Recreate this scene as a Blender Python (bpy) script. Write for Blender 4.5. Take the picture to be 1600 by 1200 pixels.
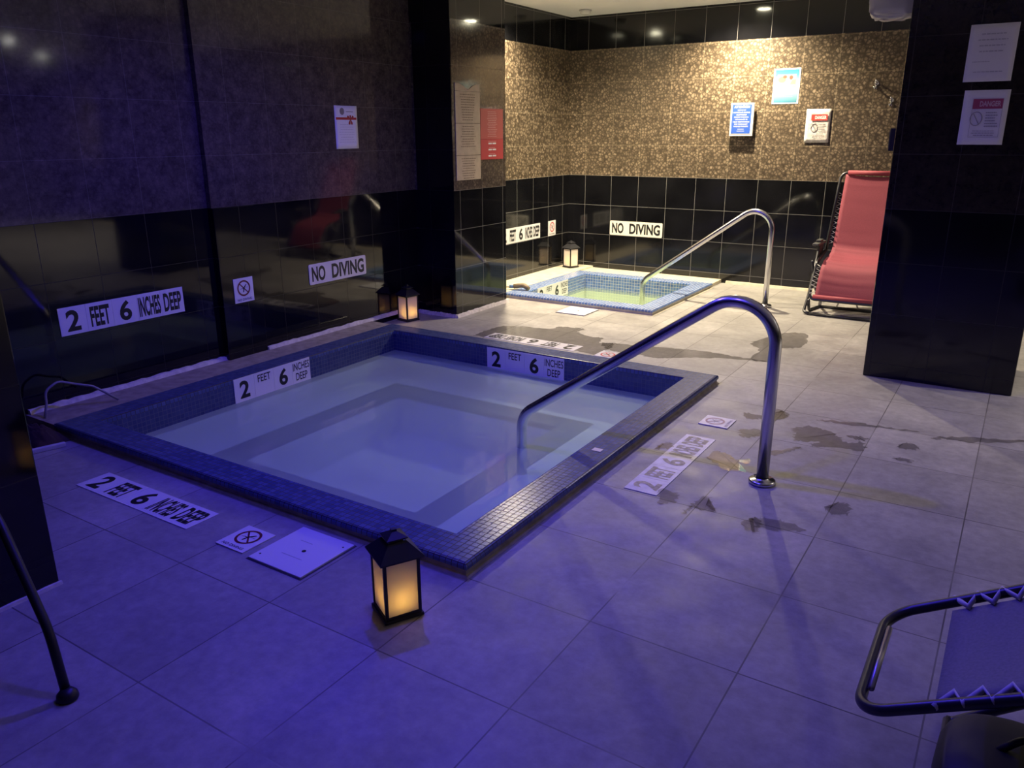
import bpy, bmesh, math, random
from mathutils import Vector, Matrix
random.seed(7)
R = math.radians
sc = bpy.context.scene
for o in list(bpy.data.objects): bpy.data.objects.remove(o)
C = sc.collection

# ------------------------------------------------------------------ camera
F_PX = 1235.0; PITCH = 17.595; ROLL = -0.236; YAW = -32.713; H = 1.43
cp, sp = math.cos(R(PITCH)), math.sin(R(PITCH)); cy, sy = math.cos(R(YAW)), math.sin(R(YAW))
fw = Vector((sy*cp, cy*cp, -sp)); rt = Vector((cy, -sy, 0)); up = rt.cross(fw)
rt2 = rt*math.cos(R(ROLL)) + up*math.sin(R(ROLL)); up2 = rt2.cross(fw)
cam = bpy.data.cameras.new('camera'); cam.sensor_fit = 'HORIZONTAL'; cam.sensor_width = 36.0
cam.lens = 36.0*F_PX/1600.0; cam.clip_start = 0.05; cam.clip_end = 60
camo = bpy.data.objects.new('camera', cam); C.objects.link(camo)
M = Matrix((rt2, up2, -fw)).transposed().to_4x4(); M.translation = Vector((0, 0, H))
camo.matrix_world = M; sc.camera = camo

# ------------------------------------------------------------------ world, exposure
w = bpy.data.worlds.new('world'); sc.world = w; w.use_nodes = True
bg = w.node_tree.nodes['Background']; bg.inputs[0].default_value = (0.3, 0.28, 0.42, 1); bg.inputs[1].default_value = 0.008
sc.view_settings.view_transform = 'Standard'; sc.view_settings.look = 'None'
sc.view_settings.gamma = 1.0; sc.view_settings.use_curve_mapping = False
sc.view_settings.exposure = 1.45
WARM = (1.0, 0.84, 0.58); BLUE = (0.06, 0.035, 1.0)
# (name, x, y, z, colour, watts, cone degrees, aim offset, radius)
CEIL = 2.55
LAMPS = [
    ('down', -2.40, 7.28, WARM, 185, 150, (0, 0, -1)),
    ('down', -3.98, 6.12, WARM, 180, 150, (0, 0, -1)),
    ('down', 4.20, 6.85, (1, .88, .76), 130, 150, (0, 0, -1)),
    ('down', 2.4, 5.5, (1, .88, .80), 125, 130, (0, 0, -1)),  # unseen lamp added to brighten the floor right of the column
    ('blue', -2.45, 2.80, BLUE, 60, 168, (0, 0, -1)),
    ('blue', -1.45, 1.75, BLUE, 29, 118, (.25, .15, -1)),  # unseen; position and cone set to spread blue over the near floor
]

# ------------------------------------------------------------------ material helpers
MATS = {}
def newmat(name):
    m = bpy.data.materials.new(name); m.use_nodes = True
    nt = m.node_tree; nt.nodes.clear()
    out = nt.nodes.new('ShaderNodeOutputMaterial')
    return m, nt, out
class G:
    """small node graph helper"""
    def __init__(s, nt): s.nt = nt
    def n(s, t, **kw):
        nd = s.nt.nodes.new(t)
        for k, v in kw.items(): setattr(nd, k, v)
        return nd
    def l(s, a, b): s.nt.links.new(a, b)
    def setin(s, nd, i, v):
        if hasattr(v, 'is_output') or isinstance(v, bpy.types.NodeSocket): s.l(v, nd.inputs[i])
        else: nd.inputs[i].default_value = v
    def m(s, op, a, b=None, c=None, clamp=False):
        nd = s.n('ShaderNodeMath', operation=op); nd.use_clamp = clamp
        s.setin(nd, 0, a)
        if b is not None: s.setin(nd, 1, b)
        if c is not None: s.setin(nd, 2, c)
        return nd.outputs[0]
    def mix(s, f, a, b):
        nd = s.n('ShaderNodeMix', data_type='RGBA'); s.setin(nd, 0, f)
        s.setin(nd, 6, a); s.setin(nd, 7, b); return nd.outputs[2]
    def ramp(s, f, stops, interp='LINEAR'):
        nd = s.n('ShaderNodeValToRGB'); cr = nd.color_ramp; cr.interpolation = interp
        while len(cr.elements) < len(stops): cr.elements.new(0.5)
        for e, (p, c) in zip(cr.elements, stops):
            e.position = p; e.color = (*c, 1) if len(c) == 3 else c
        s.l(f, nd.inputs[0]); return nd.outputs[0]
    def noise(s, vec, scale, detail=3, rough=.5, dist=0):
        nd = s.n('ShaderNodeTexNoise'); s.l(vec, nd.inputs['Vector']); nd.inputs['Scale'].default_value = scale
        nd.inputs['Detail'].default_value = detail; nd.inputs['Roughness'].default_value = rough
        nd.inputs['Distortion'].default_value = dist
        return nd.outputs[0]
    def pos(s):
        g = s.n('ShaderNodeNewGeometry'); return g
def rgb(*c): return (*c, 1)
def simple(name, col, rough=.5, metal=0, spec=.5, emit=None, es=0, noise=0, nscale=30, bump=0, trans=0):
    if name in MATS: return MATS[name]
    m, nt, out = newmat(name); g = G(nt)
    b = g.n('ShaderNodeBsdfPrincipled'); g.l(b.outputs[0], out.inputs[0])
    b.inputs['Base Color'].default_value = rgb(*col); b.inputs['Roughness'].default_value = rough
    b.inputs['Metallic'].default_value = metal; b.inputs['Specular IOR Level'].default_value = spec
    tc = g.n('ShaderNodeTexCoord')
    if noise:
        f = g.noise(tc.outputs['Object'], nscale, 4)
        dk = tuple(max(0, c*(1-noise)) for c in col); lt = tuple(min(1, c*(1+noise)) for c in col)
        g.l(g.ramp(f, [(.3, dk), (.7, lt)]), b.inputs['Base Color'])
        if bump:
            bp = g.n('ShaderNodeBump'); bp.inputs['Strength'].default_value = bump; bp.inputs['Distance'].default_value = .003
            g.l(f, bp.inputs['Height']); g.l(bp.outputs[0], b.inputs['Normal'])
    if emit:
        b.inputs['Emission Color'].default_value = rgb(*emit); b.inputs['Emission Strength'].default_value = es
    MATS[name] = m; return m

def gridmask(g, geo, steps, offs, width):
    """line mask of a rectangular tile grid in the place's own metres; lines only on faces not facing that axis"""
    sx = g.n('ShaderNodeSeparateXYZ'); g.l(geo.outputs['Position'], sx.inputs[0])
    sn = g.n('ShaderNodeSeparateXYZ'); g.l(geo.outputs['True Normal'], sn.inputs[0])
    tot = None; ids = []
    for i in range(3):
        c = g.m('SUBTRACT', sx.outputs[i], offs[i])
        pp = g.m('PINGPONG', c, steps[i]/2)
        line = g.m('LESS_THAN', pp, width/2)
        an = g.m('ABSOLUTE', sn.outputs[i]); ok = g.m('LESS_THAN', an, .75)
        line = g.m('MULTIPLY', line, ok)
        tot = line if tot is None else g.m('MAXIMUM', tot, line)
        ids.append(g.m('FLOOR', g.m('MULTIPLY', g.m('DIVIDE', c, steps[i]), 1.0)))
    cb = g.n('ShaderNodeCombineXYZ')
    for i in range(3): g.l(ids[i], cb.inputs[i])
    wn = g.n('ShaderNodeTexWhiteNoise', noise_dimensions='3D'); g.l(cb.outputs[0], wn.inputs[0])
    return tot, wn.outputs[0], sx

def mosaic(name, dark, light, grout, grough=.6, rough=.26, step=.0256, gw=.0026, offs=(0, 0, 0)):
    m, nt, out = newmat(name); g = G(nt); geo = g.pos()
    mask, rnd, sx = gridmask(g, geo, (step,)*3, offs, gw)
    tile = g.ramp(rnd, [(0, dark), (1, light)])
    col = g.mix(mask, tile, rgb(*grout))
    b = g.n('ShaderNodeBsdfPrincipled'); g.l(b.outputs[0], out.inputs[0]); g.l(col, b.inputs['Base Color'])
    r = g.m('ADD', g.m('MULTIPLY', mask, grough-rough), rough); g.l(r, b.inputs['Roughness'])
    bp = g.n('ShaderNodeBump', invert=True); bp.inputs['Strength'].default_value = .5; bp.inputs['Distance'].default_value = .001
    g.l(mask, bp.inputs['Height']); g.l(bp.outputs[0], b.inputs['Normal'])
    MATS[name] = m; return m

def stonewall(name, granite=True, gscale=1.0, fk=1.0,  grout_g=.35, grout_b=.25, bandtop=2.235, gsoft=1.0, gloss=.09, gran_rough=.25, blackstep=.305):
    """black polished dado, brown granite field, black band on top: one wall finish by height"""
    m, nt, out = newmat(name); g = G(nt); geo = g.pos()
    mask, rnd, sx = gridmask(g, geo, (.305, .305, .305), (-3.41, 6.98, .09), .0034)
    z = sx.outputs[2]
    isgran = g.m('MULTIPLY', g.m('GREATER_THAN', z, 1.005), g.m('LESS_THAN', z, bandtop)) if granite else g.m('MULTIPLY', z, 0.0)
    p = geo.outputs['Position']
    mp = g.n('ShaderNodeMapping'); g.l(p, mp.inputs[0])
    dist = g.n('ShaderNodeTexNoise'); g.l(p, dist.inputs['Vector']); dist.inputs['Scale'].default_value = 22; dist.inputs['Detail'].default_value = 2
    vm = g.n('ShaderNodeVectorMath', operation='MULTIPLY_ADD'); g.l(dist.outputs[1], vm.inputs[0]); vm.inputs[1].default_value = (.034,)*3; g.l(p, vm.inputs[2])
    vo = g.n('ShaderNodeTexVoronoi', feature='F1'); g.l(vm.outputs[0], vo.inputs['Vector']); vo.inputs['Scale'].default_value = 36
    ve = g.n('ShaderNodeTexVoronoi', feature='DISTANCE_TO_EDGE'); g.l(vm.outputs[0], ve.inputs['Vector']); ve.inputs['Scale'].default_value = 36
    crys = g.n('ShaderNodeSeparateColor'); g.l(vo.outputs['Color'], crys.inputs[0])
    blob = g.ramp(vo.outputs['Distance'], [(0, (.27, .21, .145)), (.42, (.22, .168, .113)), (.62, (.12, .09, .06)), (.8, (.06, .045, .032))])
    dim = g.m('ADD', g.m('MULTIPLY', crys.outputs[0], .75), .45)
    dimv = g.n('ShaderNodeVectorMath', operation='SCALE'); g.l(blob, dimv.inputs[0]); g.l(dim, dimv.inputs['Scale'])
    edge = g.ramp(ve.outputs['Distance'], [(0.0, (0, 0, 0)), (.22, (1, 1, 1))])
    gran = g.mix(edge, rgb(.06, .045, .03), dimv.outputs[0])
    fine = g.noise(p, 160, 3); gran = g.mix(g.m('MULTIPLY', g.m('GREATER_THAN', fine, .60), .6), gran, rgb(.03, .024, .02))
    gran = g.mix(g.m('MULTIPLY', mask, grout_g), gran, rgb(.55, .44, .28))
    bl = g.noise(p, 3, 4)
    black = g.ramp(bl, [(.3, (.0035, .0035, .0045)), (.7, (.008, .008, .0095))])
    black = g.mix(g.m('MULTIPLY', mask, grout_b), black, rgb(.36, .35, .33))
    if gscale != 1.0:
        flat = g.ramp(g.noise(p, 16, 8, .78), [(.36, (.035*fk, .029*fk, .028*fk)), (.66, (.115*fk, .092*fk, .078*fk))])
        gran = g.mix(gscale, flat, gran)
    col = g.mix(isgran, black, gran)
    b = g.n('ShaderNodeBsdfPrincipled'); g.l(b.outputs[0], out.inputs[0]); g.l(col, b.inputs['Base Color'])
    smear = g.noise(p, 5, 5, .6)
    r0 = g.m('ADD', g.m('MULTIPLY', isgran, gran_rough-gloss), g.m('ADD', g.m('MULTIPLY', smear, .08), gloss-.04))
    g.l(g.m('ADD', r0, g.m('MULTIPLY', mask, .4)), b.inputs['Roughness'])
    bp = g.n('ShaderNodeBump'); bp.inputs['Strength'].default_value = .012; bp.inputs['Distance'].default_value = .05
    g.l(g.noise(p, 2.2, 2), bp.inputs['Height']); g.l(bp.outputs[0], b.inputs['Normal'])
    MATS[name] = m; return m

def floormat():
    m, nt, out = newmat('stone floor tiles'); g = G(nt); geo = g.pos()
    mask, rnd, sx = gridmask(g, geo, (.4575, .4575, 50), (-.475, 1.89, -7), .0045)
    p = geo.outputs['Position']
    a = g.noise(p, 3.0, 6, .62, .4); bq = g.noise(p, 24, 5, .65)
    base = g.ramp(a, [(.25, (.27, .257, .24)), (.5, (.35, .333, .31)), (.75, (.43, .41, .38))])
    sp_ = g.ramp(bq, [(.25, (.78, .78, .78)), (.7, (1.12, 1.12, 1.12))])
    mul = g.n('ShaderNodeMix', data_type='RGBA', blend_type='MULTIPLY'); mul.inputs[0].default_value = 1
    g.l(base, mul.inputs[6]); g.l(sp_, mul.inputs[7])
    tv = g.ramp(rnd, [(0, (.90, .90, .90)), (1, (1.08, 1.08, 1.08))])
    mu2 = g.n('ShaderNodeMix', data_type='RGBA', blend_type='MULTIPLY'); mu2.inputs[0].default_value = 1
    g.l(mul.outputs[2], mu2.inputs[6]); g.l(tv, mu2.inputs[7])
    gn = g.noise(p, 1.7, 3)
    gcol = g.ramp(gn, [(.4, (.10, .09, .09)), (.62, (.20, .19, .17)), (.72, (.42, .40, .36))])
    col = g.mix(mask, mu2.outputs[2], gcol)
    b = g.n('ShaderNodeBsdfPrincipled'); g.l(b.outputs[0], out.inputs[0]); g.l(col, b.inputs['Base Color'])
    g.l(g.ramp(g.noise(p, 6, 4), [(.3, (.42,)*3), (.7, (.62,)*3)]), b.inputs['Roughness'])
    b.inputs['Specular IOR Level'].default_value = .4
    bp = g.n('ShaderNodeBump'); bp.inputs['Strength'].default_value = .25; bp.inputs['Distance'].default_value = .002
    hh = g.m('SUBTRACT', bq, mask); g.l(hh, bp.inputs['Height']); g.l(bp.outputs[0], b.inputs['Normal'])
    MATS['floor'] = m; return m

def watermat(name, tint, milk, milkamt, bumps=.05):
    m, nt, out = newmat(name); g = G(nt); geo = g.pos()
    tr = g.n('ShaderNodeBsdfTransparent'); tr.inputs[0].default_value = rgb(*tint)
    df = g.n('ShaderNodeBsdfDiffuse'); df.inputs[0].default_value = rgb(*milk)
    tl = g.n('ShaderNodeBsdfTranslucent'); tl.inputs[0].default_value = rgb(*milk)
    ad = g.n('ShaderNodeMixShader'); ad.inputs[0].default_value = .5; g.l(df.outputs[0], ad.inputs[1]); g.l(tl.outputs[0], ad.inputs[2])
    mx = g.n('ShaderNodeMixShader'); mx.inputs[0].default_value = milkamt; g.l(tr.outputs[0], mx.inputs[1]); g.l(ad.outputs[0], mx.inputs[2])
    gl = g.n('ShaderNodeBsdfGlossy'); gl.inputs[1].default_value = .03
    fr = g.n('ShaderNodeFresnel'); fr.inputs[0].default_value = 1.33; ff = g.m('MULTIPLY', fr.outputs[0], g.m('SUBTRACT', 1.0, geo.outputs['Backfacing']))
    bp = g.n('ShaderNodeBump'); bp.inputs['Strength'].default_value = bumps; bp.inputs['Distance'].default_value = .01
    g.l(g.noise(geo.outputs['Position'], 7, 3), bp.inputs['Height'])
    g.l(bp.outputs[0], gl.inputs['Normal']); g.l(bp.outputs[0], fr.inputs['Normal'])
    m2 = g.n('ShaderNodeMixShader'); g.l(ff, m2.inputs[0]); g.l(mx.outputs[0], m2.inputs[1]); g.l(gl.outputs[0], m2.inputs[2])
    g.l(m2.outputs[0], out.inputs[0]); MATS[name] = m; return m

def filmmat(name, tint, ior, rough):
    m, nt, out = newmat(name); g = G(nt)
    tr = g.n('ShaderNodeBsdfTransparent'); tr.inputs[0].default_value = rgb(*tint)
    gl = g.n('ShaderNodeBsdfGlossy'); gl.inputs[1].default_value = rough
    geo = g.pos(); fr = g.n('ShaderNodeFresnel'); fr.inputs[0].default_value = ior; ff = g.m('MULTIPLY', fr.outputs[0], g.m('SUBTRACT', 1.0, geo.outputs['Backfacing']))
    m2 = g.n('ShaderNodeMixShader'); g.l(ff, m2.inputs[0]); g.l(tr.outputs[0], m2.inputs[1]); g.l(gl.outputs[0], m2.inputs[2])
    g.l(m2.outputs[0], out.inputs[0]); MATS[name] = m; return m

def frosted(name, col):
    m, nt, out = newmat(name); g = G(nt)
    df = g.n('ShaderNodeBsdfDiffuse'); df.inputs[0].default_value = rgb(*col)
    tl = g.n('ShaderNodeBsdfTranslucent'); tl.inputs[0].default_value = rgb(*col)
    mx = g.n('ShaderNodeMixShader'); mx.inputs[0].default_value = .5
    g.l(df.outputs[0], mx.inputs[1]); g.l(tl.outputs[0], mx.inputs[2]); g.l(mx.outputs[0], out.inputs[0])
    MATS[name] = m; return m

FLOOR = floormat()
WALL_ALC = stonewall('alcove wall: black tile and granite', grout_g=.30, grout_b=.50, gloss=.10, gran_rough=.30)
WALL_MAIN = stonewall('room wall: black tile and granite', gscale=.14, grout_g=.02, grout_b=.005, bandtop=9, gloss=.05, gran_rough=.075)  # granite toned flatter and dimmer in colour for hazy reflections and low light
WALL_COLS = stonewall('column side: black tile and dull granite', gscale=.45, grout_g=.12, grout_b=.35, gloss=.06, gran_rough=.10)
WALL_COLR = stonewall('right column: near black stone', gscale=.03, fk=.25, grout_g=.0, grout_b=.0, bandtop=9, gloss=.08, gran_rough=.16)
WALL_BLACK = stonewall('black polished panel', granite=False, grout_b=.0, gloss=.07)
MOS_MAIN = mosaic('blue mosaic, dark grout', (.055, .08, .19), (.10, .135, .27), (.012, .013, .02), gw=.0034)
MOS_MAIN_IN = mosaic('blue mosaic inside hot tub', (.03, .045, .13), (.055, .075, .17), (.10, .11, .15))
MOS_SM = mosaic('blue mosaic, pale grout', (.07, .14, .36), (.13, .23, .50), (.66, .64, .52), step=.029, gw=.0026)
NOSE = mosaic('dark blue bench nosing', (.015, .03, .09), (.03, .05, .12), (.05, .06, .10))
PLAST = simple('pale pool plaster', (.60, .66, .70), .7, noise=.08, nscale=3)
PLAST2 = simple('greenish pool plaster', (.66, .72, .56), .7, noise=.06, nscale=3)
CONC = simple('concrete curb', (.30, .26, .21), .7, noise=.25, nscale=18, bump=.4)
CREAM = simple('cream ledge', (.62, .56, .42), .6, noise=.15, nscale=14, bump=.3)
WCAULK = simple('white sealant strip', (.62, .58, .56), .6, noise=.2, nscale=30, bump=.5)
CEILM = simple('ceiling paint', (.85, .85, .86), .7, noise=.04, nscale=2)
STEEL = simple('polished steel', (.62, .62, .64), .23, 1.0)
BSTEEL = simple('dark steel', (.03, .03, .035), .4, .5)
BLKMET = simple('black lantern metal', (.02, .02, .024), .42, .3)
DARKROOM = simple('dark room wall', (.06, .055, .055), .6, noise=.2, nscale=2)
WHITE = simple('white sign face', (.80, .78, .76), .35)
WTILE = simple('white ceramic tile', (.78, .76, .75), .2)
CREAMSIGN = simple('cream sign face', (.82, .78, .66), .4)
INK = simple('black lettering', (.012, .012, .014), .4)
GREYINK = simple('grey lettering', (.22, .2, .2), .6)
REDINK = simple('red lettering', (.45, .02, .03), .4)
BROWNINK = simple('dark red ring', (.16, .02, .03), .4)
WORN = simple('worn yellowish lettering', (.42, .38, .24), .6, noise=.3, nscale=60)
WORNTILE = simple('worn floor tile face', (.62, .59, .62), .45, noise=.12, nscale=25)
SEAM = simple('tile seam', (.25, .24, .26), .6)
FROST = frosted('frosted lantern pane', (.86, .83, .80))
WATER = watermat('hot tub water', (.84, .96, .92), (.78, .94, .72), .50)
WATER2 = watermat('small tub water', (.88, .95, .85), (.62, .70, .52), .25)
WET = filmmat('wet film', (.74, .73, .72), 1.33, .12)
PUD = filmmat('puddle', (.80, .78, .74), 1.36, .015)

# ------------------------------------------------------------------ object helpers
def tag(o, label=None, cat=None, group=None, kind=None):
    if label: o['label'] = label
    if cat: o['category'] = cat
    if group: o['group'] = group
    if kind: o['kind'] = kind
    return o
def empty(name, loc, label, cat, group=None, rotz=0, mat=None):
    o = bpy.data.objects.new(name, None); C.objects.link(o); o.empty_display_size = .05
    if mat is not None: o.matrix_world = mat
    else: o.location = loc; o.rotation_euler = (0, 0, rotz)
    return tag(o, label, cat, group)
def obj(name, bm, mat, parent=None, smooth=False, off=None, recalc=True):
    me = bpy.data.meshes.new(name)
    if off is not None: bmesh.ops.translate(bm, verts=bm.verts, vec=-Vector(off))
    if recalc: bmesh.ops.recalc_face_normals(bm, faces=bm.faces)
    bm.to_mesh(me); bm.free()
    for mm in (mat if isinstance(mat, (list, tuple)) else [mat]): me.materials.append(mm)
    if smooth:
        for p in me.polygons: p.use_smooth = True
    o = bpy.data.objects.new(name, me); C.objects.link(o)
    if parent: o.parent = parent
    return o
def struct(name, bm, mat, **k):
    o = obj(name, bm, mat, **k); o['kind'] = 'structure'; return o
def bx(bm, x0, x1, y0, y1, z0, z1, bev=0):
    vs = [bm.verts.new((x, y, z)) for x in (x0, x1) for y in (y0, y1) for z in (z0, z1)]
    idx = [(0, 1, 3, 2), (4, 6, 7, 5), (0, 4, 5, 1), (2, 3, 7, 6), (0, 2, 6, 4), (1, 5, 7, 3)]
    fs = [bm.faces.new([vs[i] for i in f]) for f in idx]
    if bev:
        es = list({e for f in fs for e in f.edges})
        bmesh.ops.bevel(bm, geom=es, offset=bev, segments=2, affect='EDGES', profile=.5)
    return bm
def box(x0, x1, y0, y1, z0, z1, bev=0): return bx(bmesh.new(), x0, x1, y0, y1, z0, z1, bev)
def poly(bm, pts, z0, z1):
    """prism from xy outline"""
    lo = [bm.verts.new((x, y, z0)) for x, y in pts]; hi = [bm.verts.new((x, y, z1)) for x, y in pts]
    bm.faces.new(lo[::-1]); bm.faces.new(hi); n = len(pts)
    for i in range(n): bm.faces.new((lo[i], lo[(i+1) % n], hi[(i+1) % n], hi[i]))
    return bm
def ring(rect, prof, closed=False):
    """sweep profile (outward offset, z) around a rectangle with mitred corners"""
    x0, x1, y0, y1 = rect; bm = bmesh.new(); loops = []
    for o, z in prof:
        loops.append([bm.verts.new(c) for c in ((x0-o, y0-o, z), (x1+o, y0-o, z), (x1+o, y1+o, z), (x0-o, y1+o, z))])
    rng = list(zip(loops, loops[1:])) + ([(loops[-1], loops[0])] if closed else [])
    for a, b in rng:
        for i in range(4): bm.faces.new((a[i], a[(i+1) % 4], b[(i+1) % 4], b[i]))
    return bm
def fillet(pts, rad, n=8):
    P = [Vector(p) for p in pts]; out = [P[0]]
    rads = rad if isinstance(rad, (list, tuple)) else [rad]*(len(P)-2)
    for i in range(1, len(P)-1):
        a, b, c = P[i-1], P[i], P[i+1]; u = (a-b).normalized(); v = (c-b).normalized(); r = rads[i-1]
        ang = u.angle(v)
        if r <= 0 or ang > 3.1: out.append(b); continue
        t = min(r/math.tan(ang/2), (a-b).length*.49 if i > 1 else (a-b).length*.95, (c-b).length*.95 if i == len(P)-2 else (c-b).length*.6)
        r2 = t*math.tan(ang/2); bis = (u+v).normalized(); cen = b+bis*(r2/math.sin(ang/2))
        s, e = b+u*t-cen, b+v*t-cen
        for k in range(n+1):
            th = s.angle(e)
            out.append(cen+(s*math.sin((1-k/n)*th)+e*math.sin(k/n*th))/math.sin(th) if th > 1e-4 else b)
    out.append(P[-1]); return out
def tube(bm, pts, r, seg=14, cap=True, closed=False):
    P = [Vector(p) for p in pts]; q = [P[0]]
    for p in P[1:]:
        if (p-q[-1]).length > 1e-5: q.append(p)
    P = q; n = len(P); T = []
    for i in range(n):
        if closed: T.append((P[(i+1) % n]-P[i-1]).normalized())
        else: T.append((P[min(i+1, n-1)]-P[max(i-1, 0)]).normalized())
    ref = Vector((0, 0, 1)) if abs(T[0].z) < .9 else Vector((1, 0, 0))
    u = T[0].cross(ref).normalized(); rings = []
    for i in range(n):
        u = (u-T[i]*u.dot(T[i])).normalized(); v = T[i].cross(u)
        rr = r[i] if isinstance(r, (list, tuple)) else r
        rings.append([bm.verts.new(P[i]+(u*math.cos(a)+v*math.sin(a))*rr) for a in [2*math.pi*k/seg for k in range(seg)]])
    for i in range(n-1 if not closed else n):
        a, b = rings[i], rings[(i+1) % n]
        for k in range(seg): bm.faces.new((a[k], a[(k+1) % seg], b[(k+1) % seg], b[k]))
    if cap and not closed: bm.faces.new(rings[0][::-1]); bm.faces.new(rings[-1])
    return bm
def lathe(bm, prof, cen=(0, 0, 0), seg=32):
    rings = []
    for r, z in prof:
        rings.append([bm.verts.new((cen[0]+r*math.cos(2*math.pi*k/seg), cen[1]+r*math.sin(2*math.pi*k/seg), cen[2]+z)) for k in range(seg)] if r > 1e-6 else [bm.verts.new((cen[0], cen[1], cen[2]+z))])
    for a, b in zip(rings, rings[1:]):
        for k in range(seg):
            k2 = (k+1) % seg
            if len(a) == 1 and len(b) == 1: continue
            if len(a) == 1: bm.faces.new((a[0], b[k2], b[k]))
            elif len(b) == 1: bm.faces.new((a[k], a[k2], b[0]))
            else: bm.faces.new((a[k], a[k2], b[k2], b[k]))
    return bm
def frame_mat(origin, xd, yd):
    x = Vector(xd).normalized(); y = Vector(yd).normalized(); z = x.cross(y)
    m = Matrix((x, y, z)).transposed().to_4x4(); m.translation = Vector(origin); return m
_txt = {}
def text(name, body, w_, h_, cx, cy_, z, mat, parent, bold=.0, italic=0):
    """lettering stretched to w x h, centred at (cx,cy) in the parent's own plane"""
    key = (body, bold)
    if key not in _txt:
        cu = bpy.data.curves.new('lettering', 'FONT'); cu.body = body; cu.offset = bold; cu.resolution_u = 4
        cu.fill_mode = 'FRONT'
        to = bpy.data.objects.new('lettering', cu); C.objects.link(to); bpy.context.view_layer.update()
        me = bpy.data.meshes.new_from_object(to.evaluated_get(bpy.context.evaluated_depsgraph_get()))
        vs = [v.co.copy() for v in me.vertices]; fs = [tuple(p.vertices) for p in me.polygons]
        bpy.data.objects.remove(to); bpy.data.curves.remove(cu); bpy.data.meshes.remove(me)
        _txt[key] = (vs, fs)
    vs, fs = _txt[key]
    x0 = min(v.x for v in vs); x1 = max(v.x for v in vs); y0 = min(v.y for v in vs); y1 = max(v.y for v in vs)
    out = [((v.x-(x0+x1)/2)/(x1-x0)*w_+cx, (v.y-(y0+y1)/2)/(y1-y0)*h_+cy_, z) for v in vs]
    me = bpy.data.meshes.new(name); me.from_pydata(out, [], fs); me.materials.append(mat)
    o = bpy.data.objects.new(name, me); C.objects.link(o); o.parent = parent; return o
def bars(name, rows, mat, parent, z):
    bm = bmesh.new()
    for x0, x1, y0, y1 in rows: bx(bm, x0, x1, y0, y1, z-.0002, z+.0003)
    return obj(name, bm, mat, parent)
def textrows(x0, x1, ytop, n, pitch, h_, align='C', seed=1):
    rnd = random.Random(seed); rows = []; W = x1-x0
    for k in range(n):
        f = rnd.uniform(.7, 1); y = ytop-k*pitch
        a = x0+(W*(1-f)/2 if align == 'C' else 0); x = a; end = a+W*f
        while x < end-.006:
            ww = min(rnd.uniform(.008, .022)*W/.15, end-x); rows.append((x, x+ww, y-h_, y)); x += ww+.0035*W/.15
    return rows
def rrect(w_, h_, r, n=6):
    pts = []
    for cx, cy_, a0 in ((w_/2-r, h_/2-r, 0), (-w_/2+r, h_/2-r, 90), (-w_/2+r, -h_/2+r, 180), (w_/2-r, -h_/2+r, 270)):
        for k in range(n+1):
            a = R(a0+90*k/n); pts.append((cx+r*math.cos(a), cy_+r*math.sin(a)))
    return pts

# ------------------------------------------------------------------ room shell
MT = dict(inner=(-3.785, -1.556, 2.045, 4.292)); ST = dict(inner=(-3.745, -2.61, 6.10, 7.235))
CW = .16
def outer(r, o=CW-.002): return (r[0]-o, r[1]+o, r[2]-o, r[3]+o)
def floor():
    ho = [outer(MT['inner']), outer(ST['inner'])]
    xs = sorted({-6, 6.5, *[v for h in ho for v in h[:2]]}); ys = sorted({-4, 9.0, *[v for h in ho for v in h[2:]]})
    bm = bmesh.new(); V = {}
    def vv(x, y):
        if (x, y) not in V: V[(x, y)] = bm.verts.new((x, y, 0))
        return V[(x, y)]
    for i in range(len(xs)-1):
        for j in range(len(ys)-1):
            cx, cy_ = (xs[i]+xs[i+1])/2, (ys[j]+ys[j+1])/2
            if any(h[0] < cx < h[1] and h[2] < cy_ < h[3] for h in ho): continue
            bm.faces.new((vv(xs[i], ys[j]), vv(xs[i+1], ys[j]), vv(xs[i+1], ys[j+1]), vv(xs[i], ys[j+1])))
    struct('floor', bm, FLOOR)
floor()
YB = 7.72; XL = -4.21; XS = -4.17; XA = -4.22; XC = -3.785
struct('wall_left', box(-4.5, XL, 1.0, 3.13, 0, CEIL), WALL_MAIN)
struct('wall_left_middle', box(-4.5, XS, 3.13, 5.07, 0, CEIL), WALL_MAIN)
struct('wall_column_left', box(-4.5, XC, 5.07, 5.81, 0, CEIL, .004), WALL_COLS)
struct('trim_1', box(XS-.001, XS+.012, 3.13, 3.44, 0.001, 1.003, .003), WALL_BLACK)          # black panel edge by the symbol tile
struct('trim_2', box(XC-.36, XC-.0, 5.064, 5.0705, 0.001, CEIL-.001), WALL_BLACK)              # black polished front of the column
struct('wall_alcove_left', box(-4.5, XA, 5.81, YB, 0, CEIL), WALL_ALC)
struct('wall_back', box(-4.5, 6.5, YB, YB+.2, 0, CEIL), WALL_ALC)
struct('wall_pillar_near', box(-4.5, -2.53, -1.0, 1.134, 0, CEIL, .004), WALL_BLACK)
struct('wall_right', box(6.2, 6.5, -3.5, YB, 0, CEIL), DARKROOM)
struct('wall_far_left', box(-6.1, -5.9, -3.8, 1.0, 0, CEIL), DARKROOM)
struct('wall_behind', box(-6, 6.5, -3.8, -3.5, 0, CEIL), DARKROOM)
struct('ceiling', box(-6, 6.6, -3.9, 8.0, CEIL, CEIL+.1), CEILM)
struct('wall_column_right', box(-.70, .085, 5.09, 5.72, 0, CEIL, .006), WALL_COLR)
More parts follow.
